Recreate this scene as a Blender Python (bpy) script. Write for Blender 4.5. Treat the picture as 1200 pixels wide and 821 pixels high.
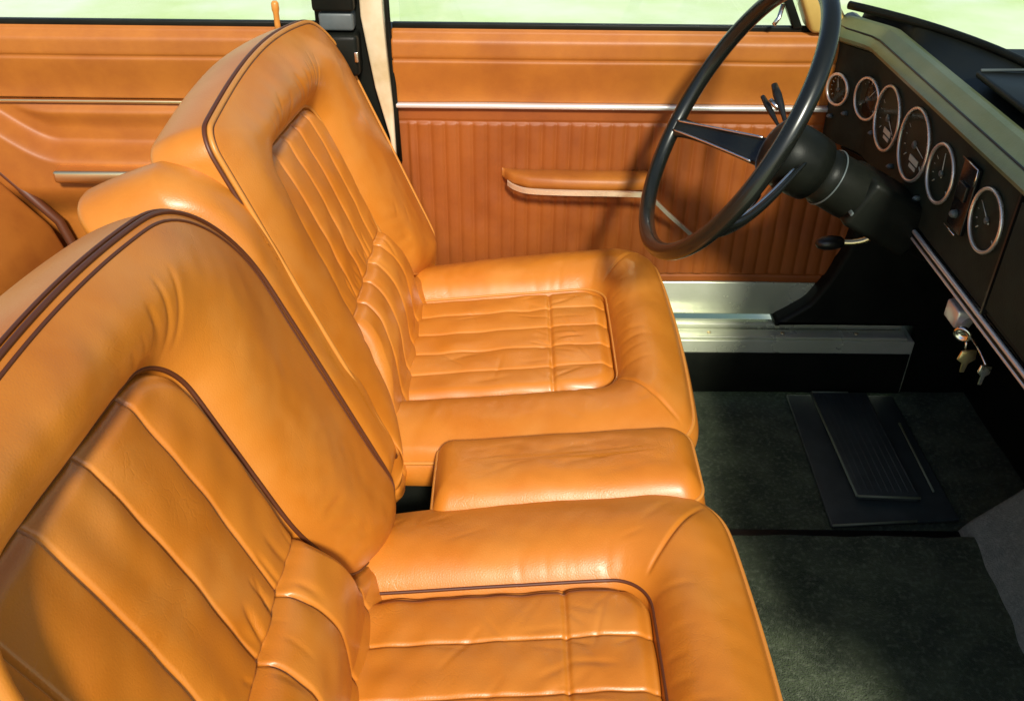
import bpy, bmesh, math, random
import numpy as np
from mathutils import Vector, Matrix
R = math.radians
scn = bpy.context.scene
for o in list(bpy.data.objects): bpy.data.objects.remove(o)

# ---------------------------------------------------------------- camera
cam_d = bpy.data.cameras.new("camera")
cam = bpy.data.objects.new("camera", cam_d); scn.collection.objects.link(cam)
PITCH = math.atan(740/1085.)
cam_d.sensor_width = 36; cam_d.lens = 1085/1200*36
cam_d.clip_start = .02; cam_d.clip_end = 2000
cam.matrix_world = (Matrix.Translation((0, -.96, 1.18)) @ Matrix.Rotation(math.pi/2-PITCH, 4, 'X')
                    @ Matrix.Rotation(R(.6), 4, 'Z'))
scn.camera = cam
scn.render.resolution_x = 1024; scn.render.resolution_y = 700

# ---------------------------------------------------------------- light
SUN_DIR = Vector((-.21, 1.0, -.80)).normalized()      # direction the light travels
to_sun = -SUN_DIR
world = bpy.data.worlds.new("World"); scn.world = world; world.use_nodes = True
nt = world.node_tree
sky = nt.nodes.new('ShaderNodeTexSky'); sky.sky_type = 'NISHITA'; sky.sun_disc = False
sky.sun_elevation = math.asin(to_sun.z)
sky.sun_rotation = math.atan2(to_sun.x, to_sun.y)
bg = nt.nodes['Background']; bg.inputs[1].default_value = .11
nt.links.new(sky.outputs[0], bg.inputs[0])
sd = bpy.data.lights.new("sun", 'SUN'); sd.energy = 4.4; sd.angle = R(7); sd.color = (1, .93, .82)
sun = bpy.data.objects.new("sun", sd); scn.collection.objects.link(sun)
sun.rotation_euler = SUN_DIR.to_track_quat('-Z', 'Y').to_euler()
scn.view_settings.view_transform = 'Standard'; scn.view_settings.look = 'None'
scn.view_settings.exposure = 0.15; scn.view_settings.gamma = 1
scn.render.engine = 'CYCLES'

# ---------------------------------------------------------------- materials
def mat(name, col, rough=.5, metal=0, spec=.5, coat=0, var=None, vscale=6, bump=None, bdist=.001,
        bump2=None, sheen=0, var2=None, v2scale=40):
    m = bpy.data.materials.new(name); m.use_nodes = True
    n = m.node_tree.nodes; l = m.node_tree.links; b = n['Principled BSDF']
    b.inputs['Base Color'].default_value = (*col, 1); b.inputs['Roughness'].default_value = rough
    b.inputs['Metallic'].default_value = metal; b.inputs['Specular IOR Level'].default_value = spec
    b.inputs['Coat Weight'].default_value = coat; b.inputs['Coat Roughness'].default_value = .25
    b.inputs['Sheen Weight'].default_value = sheen
    tc = n.new('ShaderNodeTexCoord')
    if var:
        tn = n.new('ShaderNodeTexNoise'); tn.inputs['Scale'].default_value = vscale; tn.inputs['Detail'].default_value = 6
        tn.inputs['Roughness'].default_value = .6
        l.new(tc.outputs['Object'], tn.inputs['Vector'])
        mx = n.new('ShaderNodeMix'); mx.data_type = 'RGBA'
        mx.inputs['A'].default_value = (*col, 1); mx.inputs['B'].default_value = (*var, 1)
        mr = n.new('ShaderNodeMapRange'); mr.inputs['From Min'].default_value = .38; mr.inputs['From Max'].default_value = .66
        l.new(tn.outputs['Fac'], mr.inputs['Value']); l.new(mr.outputs[0], mx.inputs['Factor'])
        out = mx.outputs['Result']
        if var2:
            t2 = n.new('ShaderNodeTexNoise'); t2.inputs['Scale'].default_value = v2scale; t2.inputs['Detail'].default_value = 4
            l.new(tc.outputs['Object'], t2.inputs['Vector'])
            m2 = n.new('ShaderNodeMix'); m2.data_type = 'RGBA'; m2.inputs['B'].default_value = (*var2, 1)
            r2 = n.new('ShaderNodeMapRange'); r2.inputs['From Min'].default_value = .5; r2.inputs['From Max'].default_value = .75
            r2.inputs['To Max'].default_value = .6
            l.new(t2.outputs['Fac'], r2.inputs['Value']); l.new(r2.outputs[0], m2.inputs['Factor'])
            l.new(out, m2.inputs['A']); out = m2.outputs['Result']
        l.new(out, b.inputs['Base Color'])
        rr = n.new('ShaderNodeMapRange'); rr.inputs['To Min'].default_value = max(0, rough-.06); rr.inputs['To Max'].default_value = rough+.1
        l.new(tn.outputs['Fac'], rr.inputs['Value']); l.new(rr.outputs[0], b.inputs['Roughness'])
    if bump:
        kind, sc, st = bump
        if kind == 'voronoi':
            tb = n.new('ShaderNodeTexVoronoi'); tb.feature = 'DISTANCE_TO_EDGE'; o_ = tb.outputs['Distance']
        else:
            tb = n.new('ShaderNodeTexNoise'); tb.inputs['Detail'].default_value = 5; o_ = tb.outputs['Fac']
        tb.inputs['Scale'].default_value = sc; l.new(tc.outputs['Object'], tb.inputs['Vector'])
        bp = n.new('ShaderNodeBump'); bp.inputs['Strength'].default_value = st; bp.inputs['Distance'].default_value = bdist
        l.new(o_, bp.inputs['Height'])
        if bump2:
            # crease network: warped cell edges, broken up by noise
            wn = n.new('ShaderNodeTexNoise'); wn.inputs['Scale'].default_value = 14; wn.inputs['Detail'].default_value = 4
            l.new(tc.outputs['Object'], wn.inputs['Vector'])
            vm = n.new('ShaderNodeVectorMath'); vm.operation = 'MULTIPLY_ADD'; vm.inputs[1].default_value = (.09, .09, .09)
            l.new(wn.outputs['Color'], vm.inputs[0]); l.new(tc.outputs['Object'], vm.inputs[2])
            t4 = n.new('ShaderNodeTexVoronoi'); t4.feature = 'DISTANCE_TO_EDGE'; t4.inputs['Scale'].default_value = bump2[0]
            l.new(vm.outputs[0], t4.inputs['Vector'])
            mr3 = n.new('ShaderNodeMapRange'); mr3.inputs['From Max'].default_value = .09; l.new(t4.outputs['Distance'], mr3.inputs['Value'])
            mk_ = n.new('ShaderNodeMapRange'); mk_.inputs['From Min'].default_value = .5; mk_.inputs['From Max'].default_value = .68
            l.new(wn.outputs['Fac'], mk_.inputs['Value'])
            t3 = n.new('ShaderNodeMix'); t3.data_type = 'FLOAT'; t3.inputs['A'].default_value = 1
            l.new(mk_.outputs[0], t3.inputs['Factor']); l.new(mr3.outputs[0], t3.inputs['B'])
            b2 = n.new('ShaderNodeBump'); b2.inputs['Strength'].default_value = bump2[1]; b2.inputs['Distance'].default_value = bump2[2]
            l.new(t3.outputs['Result'], b2.inputs['Height']); l.new(bp.outputs[0], b2.inputs['Normal']); l.new(b2.outputs[0], b.inputs['Normal'])
        else: l.new(bp.outputs[0], b.inputs['Normal'])
    return m

M = {}
M['leather'] = mat('tan_leather', (.58, .200, .020), .38, spec=.55, coat=.15, var=(.52, .158, .009), vscale=6,
                   bump=('voronoi', 330, .32), bdist=.0006, bump2=(60, .16, .0010), var2=(.63, .262, .05), v2scale=9)
M['seam'] = mat('seam_leather', (.20, .055, .012), .5, bump=('noise', 300, .3))
M['piping'] = mat('piping_leather', (.60, .24, .04), .38, bump=('noise', 300, .2))
M['pipedark'] = mat('dark_piping', (.10, .028, .009), .45)
M['door'] = mat('door_vinyl', (.41, .136, .017), .46, spec=.45, var=(.32, .095, .012), vscale=9,
                bump=('voronoi', 380, .25), bdist=.0006)
M['doorlow'] = mat('door_panel_vinyl', (.30, .080, .011), .5, spec=.4, var=(.23, .056, .008), vscale=8,
                   bump=('voronoi', 380, .25), bdist=.0006)
M['black'] = mat('black_vinyl', (.006, .007, .0055), .38, spec=.14, var=(.010, .011, .008), vscale=14, bump=('voronoi', 350, .3), bdist=.0006)
M['rimmat'] = mat('wheel_bakelite', (.008, .009, .007), .26, coat=.15)
M['pad'] = mat('dash_pad', (.095, .118, .05), .32, spec=.7, var=(.13, .15, .08), vscale=10, bump=('noise', 260, .25))  # green-grey base colour stands in for light reflected on the roll
M['face'] = mat('dash_face', (.011, .017, .011), .6, spec=.2, var=(.020, .029, .019), vscale=30, bump=('noise', 350, .3))
M['bright'] = mat('anodised_trim', (.86, .84, .80), .34, metal=.6)
M['chrome'] = mat('chrome', (.85, .82, .78), .2, metal=1)
M['bezel'] = mat('worn_bezel', (.85, .80, .73), .26, metal=.7, var=(.66, .60, .52), vscale=30)
M['brass'] = mat('warm_metal', (.85, .68, .38), .28, metal=1)
M['silver'] = mat('brushed_sill', (.80, .82, .66), .24, metal=.45, var=(.62, .66, .48), vscale=5, bump=('noise', 90, .15))
M['cream'] = mat('cream_paint', (.66, .55, .37), .5, var=(.5, .38, .2), vscale=12)
M['goldtrim'] = mat('champagne_trim', (.92, .82, .60), .25, metal=.7)
M['tanpaint'] = mat('tan_paint', (.55, .36, .10), .45, var=(.45, .28, .07), vscale=12)
M['carpet'] = mat('dark_carpet', (.028, .046, .018), .95, spec=.1, sheen=.15, var=(.085, .115, .055), vscale=16,
                  bump=('noise', 420, 1), bdist=.006, var2=(.20, .24, .15), v2scale=130)
M['greycarpet'] = mat('grey_carpet', (.26, .30, .24), .95, spec=.1, sheen=.3, var=(.38, .42, .34), vscale=40,
                      bump=('noise', 420, 1), bdist=.008, var2=(.60, .64, .54), v2scale=170)
M['rubber'] = mat('ribbed_rubber', (.035, .046, .044), .5, spec=.4, var=(.05, .064, .06), vscale=22, bump=('noise', 400, .3))
M['rubedge'] = mat('rubber_highlight', (.17, .20, .13), .45)  # pale tone for highlights painted along the mat edges
M['dial'] = mat('dial_black', (.006, .006, .007), .25)
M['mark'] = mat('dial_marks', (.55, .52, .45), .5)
M['knob'] = mat('black_knob', (.01, .01, .009), .3)
M['greyp'] = mat('grey_panel', (.10, .12, .12), .4, var=(.07, .085, .085), vscale=20)
M['ground'] = mat('overexposed_lawn', (.80, .90, .62), .9, var=(.60, .78, .34), vscale=.8, spec=.1, var2=(.92, .94, .92), v2scale=1.3)  # paleness of the overexposed lawn is put into its colour
def glass(name, tint=(1, 1, 1), ior=1.45, const=None):
    m = bpy.data.materials.new(name); m.use_nodes = True; n = m.node_tree.nodes; l = m.node_tree.links
    n.remove(n['Principled BSDF'])
    t = n.new('ShaderNodeBsdfTransparent'); t.inputs[0].default_value = (*tint, 1)
    g = n.new('ShaderNodeBsdfGlossy'); g.inputs['Roughness'].default_value = .02
    f = n.new('ShaderNodeFresnel'); f.inputs['IOR'].default_value = ior
    mx = n.new('ShaderNodeMixShader'); (l.new(f.outputs[0], mx.inputs[0]) if const is None else setattr(mx.inputs[0], 'default_value', const)); l.new(t.outputs[0], mx.inputs[1]); l.new(g.outputs[0], mx.inputs[2])
    l.new(mx.outputs[0], n['Material Output'].inputs[0]); return m
M['glass'] = glass('window_glass', (.97, 1, .96))
M['clear'] = glass('coated_glass', (.97, 1, .97), const=.02)

# ---------------------------------------------------------------- helpers
def link(o, parent=None):
    scn.collection.objects.link(o)
    if parent is not None: o.parent = parent
    return o
def tag(o, label=None, cat=None, group=None, kind=None):
    if label: o['label'] = label
    if cat: o['category'] = cat
    if group: o['group'] = group
    if kind: o['kind'] = kind
    return o
def empty(name, loc, label, cat, group=None):
    o = bpy.data.objects.new(name, None); o.location = loc; o.empty_display_size = .05; link(o)
    return tag(o, label, cat, group)
def mesh(name, V, F, m, parent=None, smooth=True, off=None):
    """V in world coords; if parented to a thing, stored relative to its empty"""
    V = np.asarray(V, float)
    org = np.zeros(3)
    if parent is not None:
        p = parent
        while p is not None: org = org+np.array(p.location); p = p.parent
    me = bpy.data.meshes.new(name); me.from_pydata((V-org).tolist(), [], [list(map(int, f)) for f in F])
    me.materials.append(M[m] if isinstance(m, str) else m)
    if smooth: me.polygons.foreach_set('use_smooth', [True]*len(me.polygons))
    me.update(); return link(bpy.data.objects.new(name, me), parent)
class MB:
    def __init__(s): s.V = []; s.F = []
    def add(s, V, F):
        n = len(s.V); s.V += [tuple(map(float, v)) for v in V]; s.F += [tuple(int(i)+n for i in f) for f in F]; return s
    def bm(s, bm):
        bm.verts.index_update(); s.add([v.co[:] for v in bm.verts], [[v.index for v in f.verts] for f in bm.faces]); bm.free(); return s
    def box(s, x0, x1, y0, y1, z0, z1, bev=0, seg=3, mtx=None):
        bm = bmesh.new(); bmesh.ops.create_cube(bm, size=1)
        for v in bm.verts: v.co = Vector(((x0+x1)/2+v.co.x*(x1-x0), (y0+y1)/2+v.co.y*(y1-y0), (z0+z1)/2+v.co.z*(z1-z0)))
        if bev: bmesh.ops.bevel(bm, geom=bm.edges[:], offset=bev, segments=seg, profile=.5, affect='EDGES')
        if mtx: bmesh.ops.transform(bm, matrix=mtx, verts=bm.verts[:])
        return s.bm(bm)
    def tube(s, pts, r, n=12, closed=False, ends=True):
        pts = [Vector(p) for p in pts]; N = len(pts); V = []; up = None
        rs = r if hasattr(r, '__len__') else [r]*N
        for i, p in enumerate(pts):
            a = pts[(i-1) % N] if (closed or i > 0) else p
            b = pts[(i+1) % N] if (closed or i < N-1) else p
            t = (b-a).normalized()
            if up is None:
                up = Vector((0, 0, 1)) if abs(t.z) < .9 else Vector((1, 0, 0))
            u = (up-t*up.dot(t)).normalized(); up = u; w = t.cross(u)
            for k in range(n):
                an = 2*math.pi*k/n; V.append(p+(u*math.cos(an)+w*math.sin(an))*rs[i])
        F = []
        for i in range(N if closed else N-1):
            j = (i+1) % N
            for k in range(n): F.append((i*n+k, i*n+(k+1) % n, j*n+(k+1) % n, j*n+k))
        if ends and not closed: F += [tuple(range(n))[::-1], tuple(range((N-1)*n, N*n))]
        return s.add(V, F)
    def lathe(s, prof, org, axis, n=40, cap=True):
        """prof: list of (distance along axis, radius)"""
        axis = Vector(axis).normalized(); org = Vector(org)
        u = axis.orthogonal().normalized(); w = axis.cross(u); V = []; F = []
        for d, r in prof:
            for k in range(n):
                an = 2*math.pi*k/n; V.append(org+axis*d+(u*math.cos(an)+w*math.sin(an))*r)
        for i in range(len(prof)-1):
            for k in range(n): F.append((i*n+k, i*n+(k+1) % n, (i+1)*n+(k+1) % n, (i+1)*n+k))
        if cap: F += [tuple(range(n))[::-1], tuple(range((len(prof)-1)*n, len(prof)*n))]
        return s.add(V, F)
    def prism(s, poly, y0, y1, plane='xz', bev=0, seg=3):
        """extrude a polygon (x,z) along y, or (x,y) along z, or (y,z) along x"""
        bm = bmesh.new()
        f = {'xz': lambda a, b, c: (a, c, b), 'xy': lambda a, b, c: (a, b, c), 'yz': lambda a, b, c: (c, a, b)}[plane]
        a = [bm.verts.new(f(p[0], p[1], y0)) for p in poly]; b = [bm.verts.new(f(p[0], p[1], y1)) for p in poly]
        n = len(poly); bm.faces.new(a); bm.faces.new(b[::-1])
        for i in range(n): bm.faces.new((a[i], b[i], b[(i+1) % n], a[(i+1) % n]))
        bmesh.ops.recalc_face_normals(bm, faces=bm.faces[:])
        if bev: bmesh.ops.bevel(bm, geom=bm.edges[:], offset=bev, segments=seg, profile=.5, affect='EDGES')
        return s.bm(bm)
    def build(s, name, m, parent=None, smooth=True, auto=None):
        o = mesh(name, s.V, s.F, m, parent, smooth)
        if auto: o.data.set_sharp_from_angle(angle=R(auto))
        return o

def sst(a, b, x): t = np.clip((x-a)/(b-a), 0, 1); return t*t*(3-2*t)
class Noise:
    def __init__(s, seed, scale, n=14):
        r = np.random.RandomState(seed); an = r.rand(n)*6.283; f = 6.283/scale*(.5+r.rand(n)*1.2)
        s.k = np.stack([np.cos(an)*f, np.sin(an)*f], 1); s.p = r.rand(n)*6.283; s.n = n
    def __call__(s, a, b):
        a = np.asarray(a, float); o = np.zeros_like(a)
        for i in range(s.n): o += np.sin(a*s.k[i, 0]+b*s.k[i, 1]+s.p[i])
        return o/math.sqrt(s.n)
def fold(a, b, A, B, w, amp):
    """gaussian crease along the segment A-B, fading to its ends"""
    A = np.array(A, float); B = np.array(B, float); d = B-A; L2 = d@d
    t = ((a-A[0])*d[0]+(b-A[1])*d[1])/L2; tc = np.clip(t, 0, 1)
    dist = np.hypot(a-A[0]-tc*d[0], b-A[1]-tc*d[1])
    return amp*np.exp(-(dist/w)**2)*np.sqrt(np.clip(np.sin(np.pi*np.clip(tc*.94+.03, 0, 1)), 0, 1))

NS, NA = 110, 56
def rrect(s0, s1, t0, t1, rt, rb, rl=None):
    rl = rt if rl is None else rl
    """rounded rectangle with matching sample counts; returns (N,2), ccw from the right side bottom"""
    pts = []
    def side(a, b):
        for i in range(NS): pts.append((a[0]+(b[0]-a[0])*i/NS, a[1]+(b[1]-a[1])*i/NS))
    def arc(cx, cy, r, a0):
        for i in range(NA):
            a = a0+math.pi/2*i/NA; pts.append((cx+r*math.cos(a), cy+r*math.sin(a)))
    side((s1, t0+rb), (s1, t1-rt)); arc(s1-rt, t1-rt, rt, 0)
    side((s1-rt, t1), (s0+rl, t1)); arc(s0+rl, t1-rl, rl, math.pi/2)
    side((s0, t1-rl), (s0, t0+rb)); arc(s0+rb, t0+rb, rb, math.pi)
    side((s0+rb, t0), (s1-rb, t0)); arc(s1-rb, t0+rb, rb, 1.5*math.pi)
    return np.array(pts)
def ring_faces(n, rows):
    i = np.arange(n); j = (i+1) % n; F = []
    for k in range(rows-1): F.append(np.stack([k*n+i, k*n+j, (k+1)*n+j, (k+1)*n+i], 1))
    return np.concatenate(F)
def smoothcurve(P, it=30):
    for _ in range(it): P = .5*P+.25*(np.roll(P, 1, 0)+np.roll(P, -1, 0))
    return P
def outward(P):
    d = np.roll(P, -1, 0)-np.roll(P, 1, 0); n = np.stack([d[:, 1], -d[:, 0]], 1); return n/np.linalg.norm(n, axis=1)[:, None]

def bolster(inner, outer, hf, frame, depth, bulge, K=64, capinner=False):
    """leather roll between two outlines, then round the side to the back"""
    rows = []
    for k in range(K+1):
        u = k/K; P = inner*(1-u)+outer*u
        rows.append((P[:, 0], P[:, 1], hf(u, P[:, 0], P[:, 1])))
    P = outer; nrm = outward(outer); h0 = rows[-1][2]; KS = 26
    nz = Noise(77, .11)
    for k in range(1, KS+1):
        w = k/KS
        b = bulge*math.sin(math.pi*min(1, w*1.04))**.7 if w < .96 else 0
        ins = -.03*max(0, (w-.8)/.2)**2
        Q = P+nrm*(b+ins); hh = h0-depth*w+nz(P[:, 0]+w*.1, P[:, 1])*.0012*math.sin(math.pi*w)
        rows.append((Q[:, 0], Q[:, 1], hh))
    V = np.concatenate([frame(*r) for r in rows]); n = len(inner)
    F = ring_faces(n, len(rows)).tolist()
    F.append(list(range((len(rows)-1)*n, len(rows)*n)))
    if capinner: F.append(list(range(n))[::-1])
    return V, F
def inside(poly, a, b):
    """signed distance to a closed polyline (negative inside) for grid points"""
    A = poly[::3]; B = np.roll(A, -1, 0); best = np.full(a.shape, 1e9); ins = np.zeros(a.shape, bool)
    for p, q in zip(A, B):
        d = q-p; L = d@d+1e-12
        t = np.clip(((a-p[0])*d[0]+(b-p[1])*d[1])/L, 0, 1)
        best = np.minimum(best, (a-p[0]-t*d[0])**2+(b-p[1]-t*d[1])**2)
        if p[1] != q[1]:
            c = ((p[1] > b) != (q[1] > b)) & (a < (q[0]-p[0])*(b-p[1])/(q[1]-p[1])+p[0]); ins ^= c
    return np.sqrt(best)*np.where(ins, -1, 1)
def panel(inner, hf, frame, step=.0013):
    mg = .012
    a0, a1, b0, b1 = inner[:, 0].min()-mg, inner[:, 0].max()+mg, inner[:, 1].min()-mg, inner[:, 1].max()+mg
    na, nb = int((a1-a0)/step), int((b1-b0)/step)
    a, b = np.meshgrid(np.linspace(a0, a1, na), np.linspace(b0, b1, nb))
    sdv = inside(inner, a, b); h = hf(a, b, sdv)
    V = frame(a.ravel(), b.ravel(), h.ravel())
    i, j = np.meshgrid(np.arange(na-1), np.arange(nb-1)); q = (j*na+i).ravel()
    keep = (sdv.ravel()[q] < .010)
    q = q[keep]; F = np.stack([q, q+1, q+na+1, q+na], 1)
    used = np.unique(F); mp = np.zeros(len(V), int); mp[used] = np.arange(len(used))
    return V[used], mp[F]
def pipe(curve3, r, name, m, parent, n=8, closed=True, step=3):
    return MB().tube(curve3[::step], r, n, closed).build(name, m, parent)

# ================================================================ SETTING
gy = mesh('ground', [(-60, -60, -.36), (60, -60, -.36), (60, 60, -.36), (-60, 60, -.36)], [(0, 1, 2, 3)], 'ground', smooth=False)
tag(gy, kind='structure')
# floor pan carpets: driver side low, passenger side a step higher, rising toe board
def carpet_sheet(name, x0, x1, y0, y1, zf, m, seed, step=.006, thick=.02):
    nx, ny = int((x1-x0)/step), int((y1-y0)/step)
    X, Y = np.meshgrid(np.linspace(x0, x1, nx), np.linspace(y0, y1, ny))
    nz = Noise(seed, .12); Z = zf(X, Y)+nz(X, Y)*.0015
    V = np.stack([X.ravel(), Y.ravel(), Z.ravel()], 1)
    i, j = np.meshgrid(np.arange(nx-1), np.arange(ny-1)); q = (j*nx+i).ravel()
    F = np.stack([q, q+1, q+nx+1, q+nx], 1).tolist()
    # skirt to give it thickness
    rim = list(range(nx))+[k*nx+nx-1 for k in range(1, ny)]+[(ny-1)*nx+k for k in range(nx-2, -1, -1)]+[k*nx for k in range(ny-2, 0, -1)]
    n0 = len(V); V = np.concatenate([V, V[rim]-np.array([0, 0, thick])])
    for k in range(len(rim)):
        k2 = (k+1) % len(rim); F.append([rim[k], n0+k, n0+k2, rim[k2]])
    return mesh(name, V, F, m)
f1 = carpet_sheet('floor', -1.5, 1.0, -.74, .64, lambda x, y: 0*x, 'carpet', 3, step=.012)
tag(f1, kind='structure')
f2 = carpet_sheet('carpet', .05, .86, -.72, .192, lambda x, y: .024-.012*sst(.180, .192, y), 'carpet', 4)
f2.name = 'passenger_carpet'
tag(f2, 'dark green passenger footwell carpet nearest the viewer beside the rubber mat', 'carpet')
f3 = carpet_sheet('toe_board_carpet', .70, .962, -.72, .215, lambda x, y: -.012+1.15*np.sqrt(np.clip(x-(.775+.09*(y-.2))-.012, -.1, 1)**2+.0001)*.5+1.15*.5*(x-(.775+.09*(y-.2))-.012)+.02*sst(0, .03, x-(.775+.09*(y-.2))), 'greycarpet', 5, thick=.03)
tag(f3, 'lighter grey carpet sloping up at the front of the footwell', 'carpet')
gp = MB().box(.10, .80, .1925, .214, -.004, .0045, .001).build('shade_strip', 'knob', f2)  # black strip painting in the shaded gap between carpet and mat
fw = MB().box(.965, .985, -.74, .68, -.02, .80).build('bulkhead', 'black', None, False); tag(fw, kind='structure')

# ================================================================ SEATS
KB = .41
TV = np.array([-KB, 0, 1])/math.hypot(KB, 1); NV = np.array([1, 0, KB])/math.hypot(1, KB)
def frame_back(yc):
    o = np.array([-.144, yc, .34])
    return lambda s, t, h: o+np.outer(s, (0, 1, 0))+np.outer(t, TV)+np.outer(h, NV)
AC = R(5.5)
def frame_cush(yc, zo=0):
    o = np.array([-.16, yc, .325+zo]); ft = np.array([math.cos(AC), 0, math.sin(AC)]); fn = np.array([-math.sin(AC), 0, math.cos(AC)])
    return lambda s, t, h: o+np.outer(s, (0, 1, 0))+np.outer(t, ft)+np.outer(h, fn)

def make_seat(yc, seed, label, mir, npl, top):
    rnd = random.Random(seed)
    root = empty('front_seat', (-.0, yc, .0), label, 'car seat', 'front seats')
    # ------- backrest
    fr = frame_back(yc)
    hb_ = .300 if mir else .324
    outer = rrect(-hb_, hb_, -.075, top-.030, .135 if mir else .115, .10, .028 if not mir else .12)
    t = outer[:, 1]
    outer[:, 0] *= 1-.015*sst(.18, .50, t)-.36*(1-sst(-.085, .025, t))
    outer[:, 1] += (.030*np.cos(outer[:, 0]/.316*math.pi/2)-.07*outer[:, 0])*sst(.2, .5, t)
    outer = smoothcurve(outer, 40)
    inner = rrect(-.262 if mir else -.190, .084 if mir else .100, -.06, top-.102+(0 if mir else -.007), .062 if mir else .045, .03); t = inner[:, 1]
    inner[:, 0] = -.039+(inner[:, 0]+.039)*(1+.20*(1-sst(.055, .165, t))+.85*(1-sst(-.03, .050, t)))
    inner[:, 1] -= .085*(inner[:, 0]+.04)*sst(.25, .4, t)
    inner = smoothcurve(inner, 40)
    n1, n2 = Noise(seed, .16), Noise(seed+1, .045)
    folds = []
    for k in range(8):       # gathers above the panel's top corner
        for sg in ((1,) if mir else (-1, 1)):
            a = math.pi/2+(-.35+k*.17)*sg
            L = rnd.uniform(.05, .085); c = (-.039+sg*.10, top-.175)
            d = np.array([math.cos(a), math.sin(a)]); st = .058+rnd.uniform(-.003, .008)
            folds.append(((c[0]+d[0]*st, c[1]+d[1]*st), (c[0]+d[0]*(st+L)+rnd.uniform(-.01, .01), c[1]+d[1]*(st+L)), rnd.uniform(.0025, .005), -rnd.uniform(.0010, .0026)))
    for k in range(5):       # pinches where the bolster meets the lumbar roll
        for sg in (-1, 1):
            y0 = .07+.022*k
            folds.append(((-.039+sg*.165, y0), (-.039+sg*(.165+rnd.uniform(.03, .05)), y0-.02+rnd.uniform(-.01, .01)), .006, -rnd.uniform(.001, .0028)))
    for k in range(14):
        x = rnd.uniform(.15, .25)*rnd.choice((-1, 1)); y = rnd.uniform(.0, .45); a = rnd.uniform(0, 3.14); L = rnd.uniform(.02, .05)
        folds.append(((x, y), (x+math.cos(a)*L, y+math.sin(a)*L), rnd.uniform(.003, .006), -rnd.uniform(.0003, .0011)))
    def hb(u, s, t):
        h = -.032*(1-u)**9+.011*math.sin(math.pi*u**.9)-.008*(1-u)-.002*u-.002*max(0, (u-.93)/.07)**2
        h = h+n1(s, t)*.0016*math.sin(math.pi*u)+n2(s, t)*.0003*math.sin(math.pi*u)
        h = h+.012*math.sin(math.pi*u)*sst(.25, .44, t)               # head roll is fatter
        w = min(1, u*5)*min(1, (1-u)*6)
        for f in folds: h = h+fold(s, t, *f)*w
        h = h-.040*(1-sst(-.06, .035, t))*(.45+.55*u)-.006*sst(.10, .04, t)*math.sin(math.pi*u) if 0 else h-.062*(1-sst(-.07, .025, t))*(.45+.55*u)                       # tucks into the cushion
        return h
    V, F = bolster(inner, outer, hb, fr, .088, .007)
    back = mesh('backrest', V, F, 'leather', root)
    pw = (.080 if mir else .059); brk = .158
    pf = []
    for k in range(26):
        s = rnd.uniform(-.18, .10); pf.append(((s, brk+rnd.choice((-1, 1))*.004), (s+rnd.uniform(-.015, .015), brk+rnd.choice((-1, 1, 1))*rnd.uniform(.02, .05)), rnd.uniform(.003, .006), -rnd.uniform(.0005, .0018)))
    n3 = Noise(seed+3, .07)
    def hp(s, t, sdv):
        sw = (s+(.075 if mir else .039))/(1+.22*(1-sst(.03, .165, t)))                          # pleats spread with the roll
        f = (sw/pw+npl/2.) % 1.; e = np.abs(2*f-1)
        inn = (np.abs(sw) < .150)
        h = -.0215+.0046*(1-e**3)-.0052*np.exp(-((1-e)*pw/2/.0020)**2)
        h = h-.006*np.exp(-(np.clip(-sdv, 0, 1)/.008)**2)
        x = np.clip((brk-t)/brk, 0, 1.6)
        h = h+(.024 if mir else .017)*np.sin(np.pi*np.clip(x, 0, 1)**.62)*(t < brk)*np.clip(-sdv/.02, 0, 1)**.5
        h = h-.0065*np.exp(-((t-brk)/.004)**2)-.006*(1-sst(-.01, .08, t))
        h = h+.004*sst(brk, .30, t)*(1-sst(.30, .42, t))+n3(s, t)*.0006
        for q in pf: h = h+fold(s, t, *q)
        h = np.where(sdv > 0, h-sdv*2.0, h)
        return h
    V, F = panel(inner, hp, fr); pn = mesh('pleated_panel', V, F, 'leather', back)
    # piping: round the outer edge and round the panel
    ob = hb(1.0, outer[:, 0], outer[:, 1])
    C = fr(outer[:, 0], outer[:, 1], ob+.0014); pipe(C, .0026 if mir else .0034, 'piping', 'pipedark' if mir else 'piping', back)
    nrm = outward(outer); o2 = outer+nrm*.0035
    C = fr(o2[:, 0], o2[:, 1], ob-.0035); pipe(C, .0018 if mir else .0026, 'seam', 'pipedark', back)
    w3 = .93 if mir else .97; o3 = inner*(1-w3)+outer*w3; C = fr(o3[:, 0], o3[:, 1], hb(w3, o3[:, 0], o3[:, 1])+(.0002 if mir else -.0004)); pipe(C, .0017 if mir else .0010, 'seam', 'pipedark', back)
    uu = .05; I2 = inner*(1-uu)+outer*uu
    hi = hb(uu, I2[:, 0], I2[:, 1])-.001
    keep = I2[:, 1] > -.02
    C = fr(I2[:, 0], I2[:, 1], hi); pipe(C, .0027, 'piping', 'pipedark' if mir else 'piping', pn)
    # ------- cushion
    fc = frame_cush(yc)
    hw = .308 if mir else .292
    outer = rrect(-hw, hw, -.05, .430 if mir else .422, .080, .05); t = outer[:, 1]
    outer[:, 0] *= 1-.06*(1-sst(-.05, .2, t))
    outer[:, 1] += .012*np.cos(outer[:, 0]/.290*math.pi/2)*(t > .3); outer = smoothcurve(outer, 60)
    inner = rrect(-.146, .146, -.045, .318, .044, .02); inner = smoothcurve(inner, 16)
    n1, n2, n3 = Noise(seed+5, .15), Noise(seed+6, .04), Noise(seed+7, .06)
    cf = []
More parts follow.
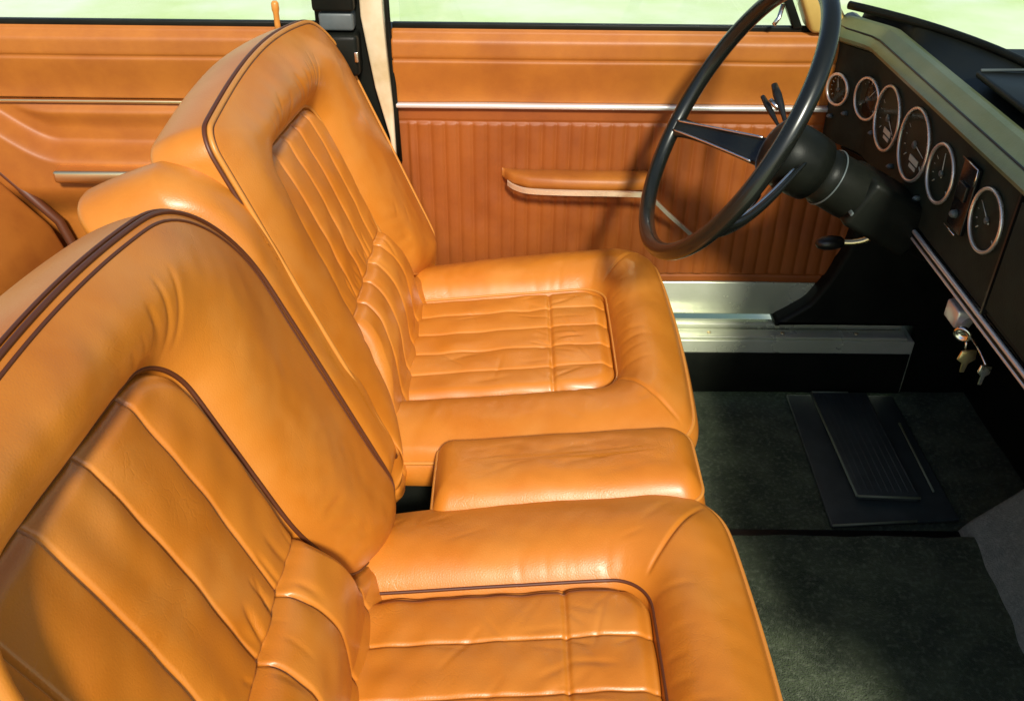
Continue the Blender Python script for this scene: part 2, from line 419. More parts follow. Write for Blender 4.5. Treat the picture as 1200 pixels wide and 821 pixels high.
    for sg in (-1, 1):
        cf.append(((sg*.150, .325), (sg*.250, .402), .0026, -.0042))   # mitre seam
        for k in range(7):
            y = .17+rnd.uniform(0, .17); cf.append(((sg*.150, y), (sg*(.150+rnd.uniform(.025, .05)), y+rnd.uniform(-.008, .012)), .0045, -rnd.uniform(.0002, .0010)))
    for k in range(9):
        x = -.12+.03*k; cf.append(((x, .328), (x+rnd.uniform(-.01, .01), .328+rnd.uniform(.02, .05)), .005, -rnd.uniform(.0003, .0013)))
    for k in range(16):
        x = rnd.uniform(.15, .26)*rnd.choice((-1, 1)); y = rnd.uniform(.0, .4); a = rnd.uniform(0, 3.14); L = rnd.uniform(.02, .06)
        cf.append(((x, y), (x+math.cos(a)*L, y+math.sin(a)*L), rnd.uniform(.003, .007), -rnd.uniform(.0004, .0012)))
    def hc(u, s, t):
        h = -.036*(1-u)**8+.015*math.sin(math.pi*u)**.9-.018*u**2.4-.014*max(0, (u-.9)/.1)**2+.002
        h = h+n1(s, t)*.0016*math.sin(math.pi*u)+n2(s, t)*.0003*math.sin(math.pi*u)
        h = h+.006*math.sin(math.pi*u)*sst(.2, .4, t)
        for f in cf: h = h+fold(s, t, *f)*min(1, u*8)*min(1, (1-u)*5)
        return h
    V, F = bolster(inner, outer, hc, fc, .048, .008)
    cu = mesh('cushion', V, F, 'leather', root)
    brc = .224; pf2 = []
    for k in range(22):
        s = rnd.uniform(-.13, .13); dr = rnd.choice((-1, 1, 1))
        pf2.append(((s, brc), (s+rnd.uniform(-.025, .025), brc+dr*rnd.uniform(.02, .06)), rnd.uniform(.003, .006), -rnd.uniform(.0004, .0014)))
    for k in range(14):
        s = rnd.uniform(-.12, .12); t_ = rnd.uniform(.02, .28); a = rnd.uniform(0, 3.14); L = rnd.uniform(.03, .08)
        pf2.append(((s, t_), (s+math.cos(a)*L, t_+math.sin(a)*L), rnd.uniform(.003, .006), -rnd.uniform(.0005, .0012)))
    def hpc(s, t, sdv):
        pw = .286/npl; f = (s/pw+npl/2.+n3(t*.6, 0*s)*.005) % 1.; e = np.abs(2*f-1)
        h = -.011+.0030*(1-e**2.4)-.0024*np.exp(-((1-e)*pw/2/.0022)**2)
        h = h-.010*np.exp(-(np.clip(-sdv, 0, 1)/.010)**2)
        h = h-.0034*np.exp(-((t-brc)/.0035)**2)+.002*np.exp(-((t-brc-.03)/.022)**2)
        h = h+n3(s, t)*.0009
        for q in pf2: h = h+fold(s, t, *q)
        return np.where(sdv > 0, h-sdv*2.0, h)
    V, F = panel(inner, hpc, fc); pc = mesh('pleated_panel', V, F, 'leather', cu)
    ob = hc(1.0, outer[:, 0], outer[:, 1]); C = fc(outer[:, 0], outer[:, 1], ob+.001); pipe(C, .0034, 'piping', 'piping', cu)
    I2 = inner*.94+outer*.06; hi = hc(.06, I2[:, 0], I2[:, 1])-.001; C = fc(I2[:, 0], I2[:, 1], hi); pipe(C, .0024, 'piping', 'pipedark' if mir else 'piping', pc)
    MB().box(-.19, .235, yc-.262, yc+.262, .06, .262, .015).build('seat_base', 'black', root)
    for sg in (-1, 1):
        MB().box(-.28, .24, yc+sg*.20-.014, yc+sg*.20+.014, .015, .062, .004).build('runner', 'black', root)
    return root
make_seat(-.358, 11, 'passenger seat in tan leather, nearest the viewer, with wide dark-seamed pleats', True, 4, .520)
make_seat(.322, 29, 'driver seat in tan leather beside the pleated door panel, behind the steering wheel', False, 5, .510)

# centre section between the seats: folding back and small cushion
yc = -.014
cb = empty('folding_armrest', (-.2, yc, .3), 'narrow tan leather armrest folded upright and squeezed between the two front seats', 'armrest')
fr = frame_back(yc)
outer = smoothcurve(rrect(-.050, .050, .0, .495, .045, .02), 40); inner = smoothcurve(rrect(-.006, .006, .05, .40, .0055, .0055), 10)
n1 = Noise(91, .14)
def h1(u, s, t): return .012*(1-u**3)-.024*u**5+n1(s, t)*.0022*(1-u*.7)-.013+(-.05*sst(.33, .56, t)*(t-.33)*4)
V, F = bolster(inner, outer, h1, fr, .115, .003, capinner=True); mesh('back_pad', V, F, 'leather', cb)
yc = -.018
cc = empty('centre_cushion', (.07, yc, .2), 'small tan leather centre cushion between the two front seat cushions', 'seat cushion')
fc = frame_cush(yc, .010)
outer = smoothcurve(rrect(-.074, .074, .055, .410, .03, .02), 30); inner = smoothcurve(rrect(-.006, .006, .10, .36, .0055, .0055), 10)
n1 = Noise(95, .12); n2 = Noise(96, .04)
cfs = [((.01, .2), (.03, .30), .006, -.002), ((-.02, .22), (.01, .33), .006, -.0022), ((-.03, .12), (.0, .2), .005, -.0015), ((.02, .10), (.035, .18), .005, -.0012), ((-.04, .26), (-.02, .36), .006, -.0014)]
def h2(u, s, t):
    h = .013*(1-u**3)-.020*u**5+n1(s, t)*.0018*(1-u*.7)+n2(s, t)*.0004*(1-u)
    for f in cfs: h = h+.45*fold(s, t, *f)*(1-u)
    return h
V, F = bolster(inner, outer, h2, fc, .12, .006, capinner=True); p_ = mesh('cushion_pad', V, F, 'leather', cc)
ob = h2(1.0, outer[:, 0], outer[:, 1]); pipe(fc(outer[:, 0], outer[:, 1], ob), .0028, 'piping', 'piping', p_)
MB().box(-.08, .20, yc-.05, yc+.05, .03, .24, .01).build('cushion_base', 'black', cc)

# rear seat bench glimpsed at the left edge
rs = empty('rear_seat', (-1.1, 0, 0), 'brown leather rear bench corner at the left edge, below the rear door pull', 'car seat')
poly = [(-1.45, .50), (-.99, .50), (-.955, .485), (-.872, .380), (-.85, .30), (-.84, .08), (-1.45, .08)]
MB().prism(poly, -.66, .625, 'xz', .02, 5).build('cushion', 'door', rs)
MB().tube([(-.99, .632, .505), (-.950, .632, .488), (-.866, .632, .382), (-.845, .632, .30), (-.836, .632, .1)], .009, 10).build('piping', 'pipedark', rs)

# ================================================================ DOORS
def grid(xs, zs, yf):
    X, Z = np.meshgrid(xs, zs); Y = yf(X, Z); nx, nz = len(xs), len(zs)
    V = np.stack([X.ravel(), Y.ravel(), Z.ravel()], 1)
    i, j = np.meshgrid(np.arange(nx-1), np.arange(nz-1)); q = (j*nx+i).ravel()
    return V, np.stack([q, q+1, q+nx+1, q+nx], 1).tolist()
def backed(V, F, nx, nz, yb):
    """close a relief sheet with sides and a back plane at y=yb"""
    rim = list(range(nx))+[k*nx+nx-1 for k in range(1, nz)]+[(nz-1)*nx+k for k in range(nx-2, -1, -1)]+[k*nx for k in range(nz-2, 0, -1)]
    n0 = len(V); B = V[rim].copy(); B[:, 1] = yb; V = np.concatenate([V, B]); F = list(F)
    for k in range(len(rim)):
        k2 = (k+1) % len(rim); F.append([rim[k], n0+k, n0+k2, rim[k2]])
    F.append(list(range(n0, n0+len(rim)))); return V, F
def trim(name, x0, x1, z0, z1, yf, m, parent, sx=.003, sz=.003, yb=.676):
    xs = np.linspace(x0, x1, int((x1-x0)/sx)); zs = np.linspace(z0, z1, int((z1-z0)/sz))
    V, F = grid(xs, zs, yf); V, F = backed(V, F, len(xs), len(zs), yb); return mesh(name, V, F, m, parent)
nA, nB = Noise(41, .25), Noise(42, .07)
fd = empty('front_door', (.2, .68, .15), "driver's door with tan trim, pleated lower panel and bright armrest strip", 'car door')
def upad(x, z): return .660-.012*sst(.62, .70, z)+.016*sst(.715, .735, z)**2+.004*np.exp(-((z-.690)/.002)**2)+nA(x, z)*.0015
trim('upper_trim', -.213, .640, .612, .736, upad, 'door', fd)
def lpad(x, z):
    top, bot = .574, .262
    a = sst(bot, bot+.004, z)*sst(top, top-.004, z)*sst(-.196, -.190, x)
    f = np.abs(((x/.0255) % 1)*2-1)
    y = .664-.0008*nA(x, z)
    y = y-a*.0036*(1-f**3.0)+.0022*np.exp(-((z-top)/.0022)**2)+.0022*np.exp(-((z-bot)/.0022)**2)*sst(-.2, -.19, x)
    y = y+a*nB(x, z)*.0006
    return y
trim('pleated_panel', -.213, .668, .246, .602, lpad, 'doorlow', fd, .0019, .0022)
MB().box(-.213, .640, .650, .672, .6025, .6115, .0035).build('chrome_strip', 'bright', fd)
MB().box(-.213, .66, .664, .69, .168, .2445, .004).build('door_edge', 'silver', fd)
MB().box(-.225, .68, .6765, .72, .168, .735).build('door_skin', 'black', fd, False)
MB().box(-.213, .655, .676, .690, .7355, .7445, .002).build('window_seal', 'black', fd)
MB().box(-.20, .482, .684, .688, .742, 1.12).build('window_glass', 'glass', fd, False)
# armrest: tapered pad with bright strip along its lower edge
arm = MB()
path = [(-.022, .0), (-.016, .018), (.0, .034), (.03, .046), (.10, .052), (.20, .054), (.245, .046), (.268, .028)]
V = []; n = 16
for i, (x, w) in enumerate(path):
    zt = .488-.035*max(0, (x-.24)/.06)**2; hh = .019+.010*min(1, max(0, (x+.02)/.04))
    for k in range(n):
        a = 2*math.pi*k/n; c, s_ = math.cos(a), math.sin(a)
        px = abs(c)**.6*(1 if c > 0 else -1); pz = abs(s_)**.7*(1 if s_ > 0 else -1)
        V.append((x, .664-max(.003, w)*(.5+.5*px), zt-hh*.5+pz*hh*.5))
F = []
for i in range(len(path)-1):
    for k in range(n): F.append((i*n+k, i*n+(k+1) % n, (i+1)*n+(k+1) % n, (i+1)*n+k))
F += [list(range(n)), list(range((len(path)-1)*n, len(path)*n))]
ar = mesh('armrest', V, F, 'door', fd)
strip = [(-.012, .642, .466), (.002, .628, .463), (.03, .614, .462), (.10, .606, .463), (.20, .604, .463), (.247, .606, .459), (.262, .612, .445), (.29, .622, .415), (.32, .634, .385), (.35, .646, .355)]
from itertools import chain
def spline(P, m=8):
    P = [np.array(p, float) for p in P]; out = []
    for i in range(len(P)-1):
        p0 = P[max(0, i-1)]; p1 = P[i]; p2 = P[i+1]; p3 = P[min(len(P)-1, i+2)]
        for k in range(m):
            t = k/m; out.append(.5*((2*p1)+(-p0+p2)*t+(2*p0-5*p1+4*p2-p3)*t*t+(-p0+3*p1-3*p2+p3)*t**3))
    out.append(P[-1]); return out
def flatband(P, hw, th, name, m, parent):
    """ribbon standing upright following P, with thickness towards -y"""
    V = []; F = []
    for p in P:
        for dy, dz in ((0, -hw), (-th, -hw*.8), (-th, hw*.8), (0, hw)): V.append((p[0], p[1]+dy, p[2]+dz))
    for i in range(len(P)-1):
        for k in range(4): F.append((i*4+k, i*4+(k+1) % 4, (i+1)*4+(k+1) % 4, (i+1)*4+k))
    F += [(0, 1, 2, 3), tuple(range(len(V)-4, len(V)))]
    o = mesh(name, V, F, m, parent); o.data.set_sharp_from_angle(angle=R(40)); return o
flatband(spline(strip), .0055, .004, 'bright_strip', 'goldtrim', ar)

rd = empty('rear_door', (-.7, .68, .15), 'rear door at left with tan trim, thin bright strip and moulded armrest pull', 'car door')
trim('upper_trim', -1.25, -.345, .613, .736, upad, 'door', rd, .004, .003)
def rl(x, z):
    lim = .515-.10*sst(-.93, -1.02, x)+.10*sst(-.83, -1.02, x)
    y = .664-.040*sst(.020, -.014, z-lim)*sst(.375, .455, z)-.0015*nA(x, z)
    y = y+.005*np.exp(-((z-lim-.02)/.006)**2)*0
    y = y-.010*sst(.602, .585, z)*sst(lim+.04, lim+.075, z)
    return y
trim('lower_trim', -1.25, -.345, .12, .603, rl, 'door', rd, .004, .003)
MB().box(-1.25, -.345, .654, .672, .6045, .6105, .002).build('bright_strip', 'brass', rd)
MB().box(-1.25, -.335, .6765, .72, .168, .735).build('door_skin', 'black', rd, False)
MB().box(-1.25, -.345, .676, .690, .7355, .7445, .002).build('window_seal', 'black', rd)
MB().box(-1.25, -.345, .684, .688, .742, 1.12).build('window_glass', 'glass', rd, False)
MB().box(-.835, -.60, .596, .650, .474, .4985, .006).build('armrest_pull', 'brass', rd)
MB().lathe([(0, .0055), (.012, .005), (.03, .005), (.036, .0065), (.046, .0065), (.050, .004)], (-.408, .664, .732), (0, 0, 1), 16).build('lock_button', 'piping', rd)

# B pillar with belt gear
bp = empty('door_pillar', (-.28, .68, .2), 'black centre pillar between the doors with a cream edge trim', 'pillar')
MB().box(-.344, -.226, .668, .73, .12, 1.15, .004).build('pillar_post', 'black', bp)
cz = [(-.262, 1.12), (-.262, .762), (-.254, .70), (-.246, .64), (-.226, .55), (-.222, .50), (-.2165, .50), (-.2165, .60), (-.222, .70), (-.224, .76), (-.226, 1.12)]
MB().prism(cz, .646, .668, 'xz', .003, 2).build('cream_trim', 'cream', bp)
MB().tube([(-.219, .655, 1.12), (-.217, .655, .76), (-.214, .655, .65), (-.211, .655, .5)], .0045, 8).build('door_seal', 'black', bp)
bl = empty('belt_reel', (-.3, .64, .74), 'black seat belt reel housing on the pillar above the driver seat shoulder', 'seat belt')
MB().box(-.338, -.268, .622, .666, .775, .90, .006).build('upper_housing', 'black', bl)
MB().box(-.330, -.272, .630, .666, .742, .772, .005).build('belt_guide', 'greyp', bl)
MB().box(-.326, -.266, .618, .666, .668, .738, .008).build('lower_housing', 'black', bl)
MB().box(-.272, -.266, .613, .619, .695, .712, .001).build('bright_clip', 'chrome', bl)
MB().prism([(-.312, .668), (-.278, .668), (-.262, .35), (-.300, .35)], .640, .644, 'xz').build('belt_webbing', 'black', bl)

# sill
sl = empty('door_sill', (.3, .64, .1), 'long bright metal door sill plate below the driver door', 'door sill')
MB().box(-1.2, .815, .600, .672, .02, .146, .003).build('sill_body', 'silver', sl)
MB().box(-1.2, .80, .604, .634, .1465, .1525, .002).build('tread_strip', 'silver', sl)
MB().box(-1.2, .80, .642, .662, .1465, .160, .003).build('tread_ridge', 'silver', sl)
MB().box(-1.2, .81, .596, .5995, .02, .118, .001).build('carpet_edge', 'black', sl)
for x in (.40, .55, .70):
    MB().lathe([(0, .004), (.0012, .004), (.002, .0028)], (x, .619, .1524), (0, 0, 1), 12).build('screw', 'brass', sl)

# A pillar and window divider
ap = empty('windscreen_pillar', (.50, .68, .74), 'tan trimmed windscreen pillar with dark quarter light frame behind the steering wheel', 'pillar')
MB().prism([(.478, .7445), (.494, .7445), (.464, .80), (.35, 1.12), (.333, 1.12), (.448, .80)], .668, .69, 'xz', .002, 2).build('window_frame', 'black', ap)
MB().prism([(.505, .740), (.58, .740), (.535, .80), (.42, 1.12), (.362, 1.12), (.476, .80)], .65, .71, 'xz', .008, 3).build('pillar_trim', 'tanpaint', ap)
MB().tube([(.452, .664, .785), (.446, .655, .765), (.438, .650, .755)], .004, 8).build('catch', 'chrome', ap)

# kick panel, and an unseen one added to shade the footwell
kick = [(.662, .56), (.655, .40), (.646, .33), (.625, .27), (.595, .215), (.56, .188), (.535, .172), (.535, .163), (.820, .163), (.820, -.01), (1.0, -.01), (1.0, .56)]
kp = MB().prism(kick, .628, .70, 'xz', .010, 4).build('kick_panel', 'black'); tag(kp, "black padded kick panel forward of the driver's door above the bright sill", 'trim panel')
kp2 = MB().prism([(.66, .70), (.66, .0), (1.0, 0), (1.0, .70)], -.74, -.70, 'xz', .01, 3).build('kick_panel', 'black'); tag(kp2, 'unseen black kick panel added at the passenger side to shade the footwell', 'trim panel')  # out of view, added to keep light off the footwell

# ================================================================ RUBBER MAT
mt = empty('rubber_mat', (.68, .4, 0), 'black rubber heel mat with raised rectangular pad on the driver footwell floor', 'floor mat')
MB().prism([(.566, .216), (.800, .236), (.800, .600), (.578, .600)], .004, .012, 'xy', .003, 2).build('mat_base', 'rubber', mt)
for q in range(9):
    MB().box(.634+.0122*q, .637+.0122*q, .285, .575, .0285, .0312, .001, 1).build('rib', 'rubber', mt)
MB().prism([(.626, .276), (.738, .272), (.738, .585), (.624, .585)], .0185, .030, 'xy', .003, 2).build('heel_pad', 'rubber', mt)
for a, b in (((.626, .275), (.738, .271)), ((.6245, .275), (.6225, .585)), ((.568, .216), (.72, .229)), ((.775, .30), (.78, .50)), ((.624, .586), (.70, .586))):
    z = .0285 if a[1] > .25 and a[0] < .7 else .0125
    if a[0] == .775: z = .0175
    MB().tube([(a[0], a[1], z), (b[0], b[1], z)], .0022, 8).build('edge_highlight', 'rubedge', mt)  # thin pale lines drawn as highlights on the mat edges

# ================================================================ DASHBOARD
db = empty('dashboard', (.7, 0, .55), 'black dashboard with padded top roll and a row of round dials', 'dashboard')
def xf(y): return .600-.040*sst(.55, .64, np.abs(np.asarray(y, float)))
ys = np.linspace(-.70, .655, 240)
def extr(prof, name, m, parent, y=ys, sub=True, auto=50):
    """extrude an open/closed profile of (dx from face, z) along y following the face curve"""
    V = []; n = len(prof)
    for yy in y:
        b = float(xf(yy))
        for dx, z in prof: V.append((b+dx, yy, z))
    F = []
    for i in range(len(y)-1):
        for k in range(n): F.append((i*n+k, (i+1)*n+k, (i+1)*n+(k+1) % n, i*n+(k+1) % n))
    F += [tuple(range(n)), tuple(range((len(y)-1)*n, len(y)*n))[::-1]]
    o = mesh(name, V, F, m, parent)
    bm = bmesh.new(); bm.from_mesh(o.data); bmesh.ops.recalc_face_normals(bm, faces=bm.faces[:]); bm.to_mesh(o.data); bm.free()
    o.data.set_sharp_from_angle(angle=R(auto)); return o
extr([(0, .562), (-.004, .730), (.02, .735), (.03, .735), (.03, .562)], 'instrument_panel', 'face', db)
def rollp():
    P = []
    for a in np.linspace(-150, 80, 22):
        P.append((-.006+.018*math.cos(R(180-a))*1.0*(-1)*-1, .757+.0205*math.sin(R(a))))
    return P
roll = [(.004, .7345), (-.018, .736), (-.0245, .7405), (-.026, .746), (-.022, .754), (-.0165, .7585), (-.0155, .7600), (-.0125, .7615), (-.006, .7695), (.0, .7745), (.008, .7765), (.016, .7745), (.020, .768), (.020, .735)]
pr_ = extr(roll, 'padded_roll', 'pad', db, auto=25)
MB().tube([(float(xf(y))-.0158, y, .7592) for y in ys[::4]], .0016, 6).build('roll_seam', 'knob', pr_)
MB().box(.04, 1.0, .0, .001, .0, .001) if 0 else None
# crash-pad top out to the curved foot of the windscreen
def xe(y): return .725-.165*(np.abs(y)/.63)**3.2
def top_sheet():
    yy = np.linspace(-.66, .645, 180); uu = np.linspace(0, 1, 24); V = []
    for y in yy:
        a = float(xf(y))+.0205; b = max(a+.01, float(xe(y)))
        for u in uu: V.append((a+(b-a)*u, y, .766+.022*u**1.5+.006*math.sin(math.pi*u)))
    n = len(uu); F = []
    for i in range(len(yy)-1):
        for k in range(n-1): F.append((i*n+k, i*n+k+1, (i+1)*n+k+1, (i+1)*n+k))
    V = np.array(V); m0 = len(V); V2 = V.copy(); V2[:, 2] -= .03; F2 = [tuple(x+m0 for x in f[::-1]) for f in F]
    for i in range(len(yy)-1): F2.append((i*n+n-1, m0+i*n+n-1, m0+(i+1)*n+n-1, (i+1)*n+n-1))
    return mesh('top_pad', np.concatenate([V, V2]), F+F2, 'black', db)
tp = top_sheet()
P = [(float(xe(y))+.004, y, .791) for y in np.linspace(-.66, .64, 90)]
MB().tube(P, .007, 10).build('screen_seal', 'black', tp)
# defroster outlet on the top pad
dv = MB()
dv.box(.628, .712, .03, .30, .780, .790, .004)
dvo = dv.build('demister_outlet', 'black', tp)
MB().tube([(.632, .295, .7915), (.708, .292, .7935), (.712, .04, .7935)], .0022, 8).build('outlet_rim', 'greyp', dvo)
MB().box(.700, .712, .125, .155, .7905, .7945, .0015).build('outlet_highlight', 'chrome', dvo)  # chrome chip added as the small white highlight on the outlet
# lower body of the dash
low = [(.0, .5605), (.012, .545), (.05, .52), (.36, .42), (.36, .733), (.031, .733), (.031, .5605)]
extr(low, 'lower_body', 'black', db, y=np.linspace(-.69, .60, 30), auto=30)
# two bright lines along the lower edge
for dz, r in ((.5555, .0034), (.5445, .0026)):
    P = [(float(xf(y))-.004, y, dz) for y in np.linspace(-.66, .405, 60)]
    MB().tube(P, r, 8).build('chrome_edge', 'bright', db)
P = [(float(xf(y))-.001, y, .550) for y in np.linspace(-.66, .405, 60)]
MB().tube(P, .0055, 8).build('lower_lip', 'black', db)
# seam between instrument panel and glovebox
MB().box(.592, .5985, .036, .040, .563, .730).build('panel_gap', 'knob', db, False)
gb = MB().box(.5905, .598, -.40, .030, .575, .722, .003).build('glovebox_lid', 'face', db)
MB().lathe([(0, .010), (.006, .010), (.012, .007), (.014, .003)], (.5905, -.03, .70), (-1, 0, 0), 20).build('glovebox_knob', 'chrome', gb)
# gauges
def gauge(y, z, r, needle, seed):
    rnd = random.Random(seed)
    x = float(xf(y))-(.0065 if abs(y-.56) < .01 else .003); d = float(xf(y+.01)-xf(y-.01))/.02
    ax = Vector((-1, d, .0)).normalized()
    g = MB(); g.lathe([(-.006, r*.99), (.004, r*.985), (.006, r*.96), (.0055, r*.90), (-.004, r*.88)], (x, y, z), ax, 48, cap=False)
    dial = MB().lathe([(-.010, r*.9), (-.002, r*.9), (-.002, r*.001)], (x, y, z), ax, 40, cap=False).build('gauge', 'dial', db)
    bz = MB()
    ctr = Vector((x, y, z))+ax*.004; u = Vector((0, 0, 1)); w = ax.cross(u)
    bz.tube([ctr+(u*math.cos(a)+w*math.sin(a))*r for a in np.linspace(0, 2*math.pi, 49)[:-1]], .0026, 8, closed=True)
    bz.build('bezel', 'bezel', dial)
    mk = MB()
    for k in range(13):
        a = R(-130+260*k/12); rr = u*math.cos(a)+w*math.sin(a); L = .16 if k % 3 == 0 else .09
        c0 = Vector((x, y, z))-ax*.0008; p = c0+rr*r*(.84-L); q = c0+rr*r*.84
        mk.tube([p, q], .0006*(1.5 if k % 3 == 0 else 1), 4)
    mk.build('tick_marks', 'mark', dial)
    c0 = Vector((x, y, z))+ax*.0012; a = R(needle); rr = u*math.cos(a)+w*math.sin(a)
    MB().tube([c0-rr*r*.15, c0+rr*r*.70], [.0012, .0004], 5).build('needle', 'mark', dial)
    MB().lathe([(0, r*.12), (.003, r*.10), (.0035, .0005)], c0, ax, 16).build('hub_cap', 'greyp', dial)
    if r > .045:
        pc_ = c0-ax*.0014; glare = MB()
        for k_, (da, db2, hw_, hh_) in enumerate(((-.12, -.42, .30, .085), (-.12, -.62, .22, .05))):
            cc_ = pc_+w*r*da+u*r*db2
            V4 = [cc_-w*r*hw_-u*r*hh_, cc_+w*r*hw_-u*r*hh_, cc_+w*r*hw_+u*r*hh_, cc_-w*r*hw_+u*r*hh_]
            glare.add(V4+[v+ax*.0012 for v in V4], [(0, 1, 2, 3), (7, 6, 5, 4), (0, 4, 5, 1), (1, 5, 6, 2), (2, 6, 7, 3), (3, 7, 4, 0)])
        glare.build('dial_glare', 'mark', dial, False)  # pale patches standing in for glare on the large dials
    gl = MB().lathe([(.0032, r*.93), (.0040, r*.6), (.0044, r*.02)], (x, y, z), ax, 32, cap=False).build('lens', 'clear', dial)
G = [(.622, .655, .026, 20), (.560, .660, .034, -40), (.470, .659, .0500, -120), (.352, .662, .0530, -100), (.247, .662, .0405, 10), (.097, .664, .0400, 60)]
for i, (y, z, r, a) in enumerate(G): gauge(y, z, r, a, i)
# rectangular switch/clock block
sw = MB().box(.590, .597, .142, .186, .618, .712, .002).build('switch_block', 'dial', db)
MB().tube([(.589, .188, .712), (.589, .141, .712), (.589, .141, .690)], .0015, 6).build('bright_corner', 'chrome', sw)
MB().tube([(.589, .187, .615), (.589, .152, .615)], .0011, 6).build('bright_corner', 'chrome', sw)
MB().lathe([(0, .006), (.006, .005), (.009, .002)], (.590, .166, .640), (-1, 0, 0), 14).build('button', 'greyp', sw)
MB().box(.586, .590, .152, .176, .662, .684, .001).build('rocker_switch', 'knob', sw)
for y, z in ((.628, .605), (.60, .62), (.522, .615), (.418, .600), (.30, .600)):
    MB().lathe([(0, .0042), (.006, .004), (.010, .0015)], (float(xf(y))-.001, y, z), (-1, 0, 0), 14).build('warning_lamp', 'greyp', db)
# windscreen
ws_V = []; yy = np.linspace(-.62, .62, 30)
for y in yy: ws_V.append((float(xe(y))+.012, y, .792)); 
for y in yy: ws_V.append((float(xe(y))-.34, y*.93, 1.28))
n = len(yy); ws = mesh('windscreen', ws_V, [(i, i+1, n+i+1, n+i) for i in range(n-1)], 'clear')
m_ = ws.modifiers.new('t', 'SOLIDIFY'); m_.thickness = .005
tag(ws, 'curved clear windscreen rising from the dashboard top', 'windscreen')

# ================================================================ STEERING WHEEL + COLUMN
C0 = Vector((.3072, .3251, .7062)); RW = .207; T = .4967
E1 = Vector((0, 1, 0)); E2 = Vector((math.sin(T), 0, math.cos(T))); AX = Vector((math.cos(T), 0, -math.sin(T)))
def wp(a, r, d=0): return C0+(E1*math.cos(R(a))+E2*math.sin(R(a)))*r+AX*d
sw_ = empty('steering_wheel', C0, 'thin rimmed black steering wheel with two bright edged spokes', 'steering wheel')
MB().tube([wp(a, RW) for a in range(0, 360, 3)], .0125, 18, closed=True).build('rim', 'rimmat', sw_)
HD = .108
for rim_a, ex, wd in ((-26, 1.15, .015), (208, .62, .034)):
    s = MB(); n = 14; V = []; F = []
    rs_ = np.linspace(0, 1, 26)
    for u in rs_:
        r = RW-.004-(RW-.05)*u; d = HD*(u**ex); half = .0100+wd*u**1.3+.010*(1-u)**6
        c = wp(rim_a, r, d); tan = (-E1*math.sin(R(rim_a))+E2*math.cos(R(rim_a)))
        nn = (AX*1.0).normalized(); th = .0075-.001*u
        for k in range(n):
            an = 2*math.pi*k/n; V.append(c+tan*half*math.copysign(abs(math.cos(an))**.7, math.cos(an))+nn*th*math.sin(an))
    for i in range(len(rs_)-1):
        for k in range(n): F.append((i*n+k, i*n+(k+1) % n, (i+1)*n+(k+1) % n, (i+1)*n+k))
    F += [list(range(n)), list(range((len(rs_)-1)*n, len(rs_)*n))]
    sp = mesh('spoke', V, F, 'rimmat', sw_)
    for sg in (-1, 1):
        P = []
        for u in rs_[1:-3]:
            r = RW-.006-(RW-.05)*u; d = HD*(u**ex)-.0065; half = .0080+(wd-.001)*u**1.3
            P.append(wp(rim_a, r, d)+(-E1*math.sin(R(rim_a))+E2*math.cos(R(rim_a)))*half*sg)
        MB().tube(P, .0020, 7).build('bright_edge', 'chrome', sp)
MB().lathe([(-.014, .002), (-.013, .026), (-.008, .040), (.0, .047), (.02, .050), (.045, .050), (.065, .048)], wp(0, 0, HD-.018), AX, 48).build('hub_pad', 'black', sw_)
MB().tube([wp(a, .042, HD-.025) for a in range(0, 360, 8)], .0016, 6, closed=True).build('hub_ring', 'greyp', sw_)

co = empty('steering_column', wp(0, 0, .2), 'black steering column shroud running into the dashboard behind the wheel', 'steering column')
MB().lathe([(0, .038), (.02, .042), (.07, .043), (.10, .039), (.17, .036), (.24, .036)], wp(0, 0, .155), AX, 36).build('column_shroud', 'black', co)
MB().tube([wp(a, .0435, .18) for a in range(0, 360, 10)], .0014, 6, closed=True).build('shroud_seam', 'greyp', co)
mt_ = Matrix.Translation(wp(0, 0, .27)) @ Matrix(((AX.x, 0, E2.x, 0), (AX.y, 1, E2.y, 0), (AX.z, 0, E2.z, 0), (0, 0, 0, 1)))
MB().box(-.045, .075, -.045, .050, -.040, .040, .010, 3, mt_).build('lock_housing', 'black', co)
MB().box(-.0475, -.044, -.050, -.015, -.020, -.014, .001, 2, mt_).build('bright_line', 'greyp', co)
MB().box(-.0475, -.044, -.020, .030, .026, .031, .001, 2, mt_).build('bright_line', 'greyp', co)
# stalks
base = wp(0, .03, .15)
for tip, r0 in (((.405, .47, .712), .0062), ((.392, .478, .690), .0046)):
    b = Vector((.43, .37, .63)); t_ = Vector(tip); P = [b.lerp(t_, u) for u in np.linspace(0, 1, 8)]
    st = MB().tube(P, [r0*.6]*5+[r0, r0*1.15, r0*.8], 10).build('stalk', 'knob', co)
MB().tube([(.409, .44, .684), (.399, .455, .692)], .0042, 8).build('stalk_collar', 'chrome', co)

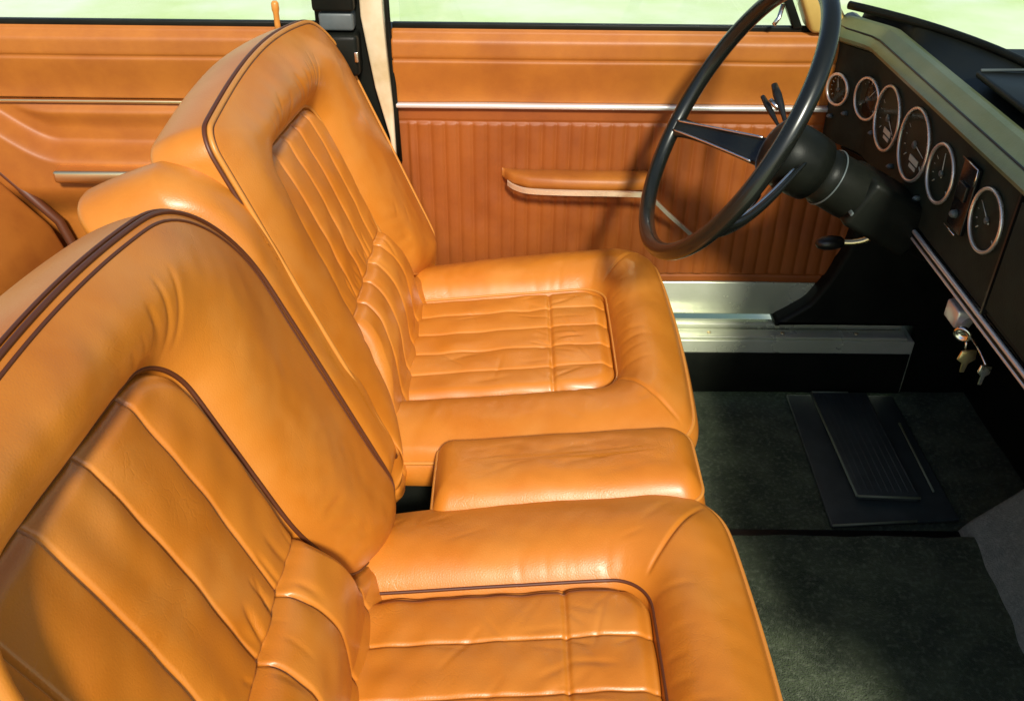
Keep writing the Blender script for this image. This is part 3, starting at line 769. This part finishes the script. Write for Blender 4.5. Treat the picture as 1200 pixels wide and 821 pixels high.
# hand lever under the dash
hl = empty('brake_lever', (.60, .42, .49), 'small lever with black knob and bright elbow hanging below the dashboard', 'lever')
MB().tube(spline([(.595, .41, .515), (.600, .41, .490), (.585, .415, .472), (.565, .42, .464), (.545, .425, .462)], 5), .0055, 10).build('lever_shaft', 'brass', hl)
MB().lathe([(0, .0045), (.006, .010), (.02, .0125), (.034, .012), (.044, .008), (.047, .003)], (.553, .423, .463), (-1, .0, -.08), 20).build('lever_knob', 'knob', hl)
MB().lathe([(0, .014), (.006, .016), (.014, .014), (.018, .006)], (.597, .41, .522), (-.3, -.6, .3), 20).build('pivot_boss', 'brass', hl)

# ignition keys cluster under the chrome edge
kc = empty('ignition_lock', (.62, .10, .50), 'bright ignition lock barrel with hanging keys under the dashboard edge', 'lock')
MB().lathe([(-.02, .009), (.012, .009), (.014, .012), (.020, .012), (.0205, .008), (.017, .007), (.017, .001)], (.622, .106, .500), (-.6, -.7, -.2), 24).build('lock_barrel', 'chrome', kc)
MB().box(.606, .640, .112, .150, .492, .520, .004).build('lock_bracket', 'bright', kc)
MB().prism([(.612, .475), (.632, .478), (.634, .462), (.626, .455), (.624, .440), (.618, .440), (.617, .455), (.609, .461)], .082, .0855, 'xz', .001, 2).build('key', 'brass', kc)
MB().prism([(.622, .478), (.638, .476), (.637, .464), (.632, .460), (.631, .446), (.626, .446), (.626, .460), (.620, .466)], .045, .048, 'xz', .001, 2).build('key', 'chrome', kc)
MB().tube([(.619, .094, .49), (.618, .088, .476)], .002, 6).build('key_ring', 'chrome', kc)
MB().tube([(.626, .10, .49), (.63, .07, .482), (.63, .05, .476)], .0018, 6).build('key_ring', 'chrome', kc)
MB().lathe([(0, .008), (.012, .010), (.016, .005)], (.66, .22, .475), (-.4, -1, .3), 16).build('pull_knob', 'greyp', kc)
# parcel shelf
ps = MB().prism([(.612, .538), (.90, .425), (.90, .410), (.616, .520)], -.69, .055, 'xz', .003, 2).build('parcel_shelf', 'greyp')
tag(ps, 'grey parcel shelf below the glovebox at the right edge', 'shelf')
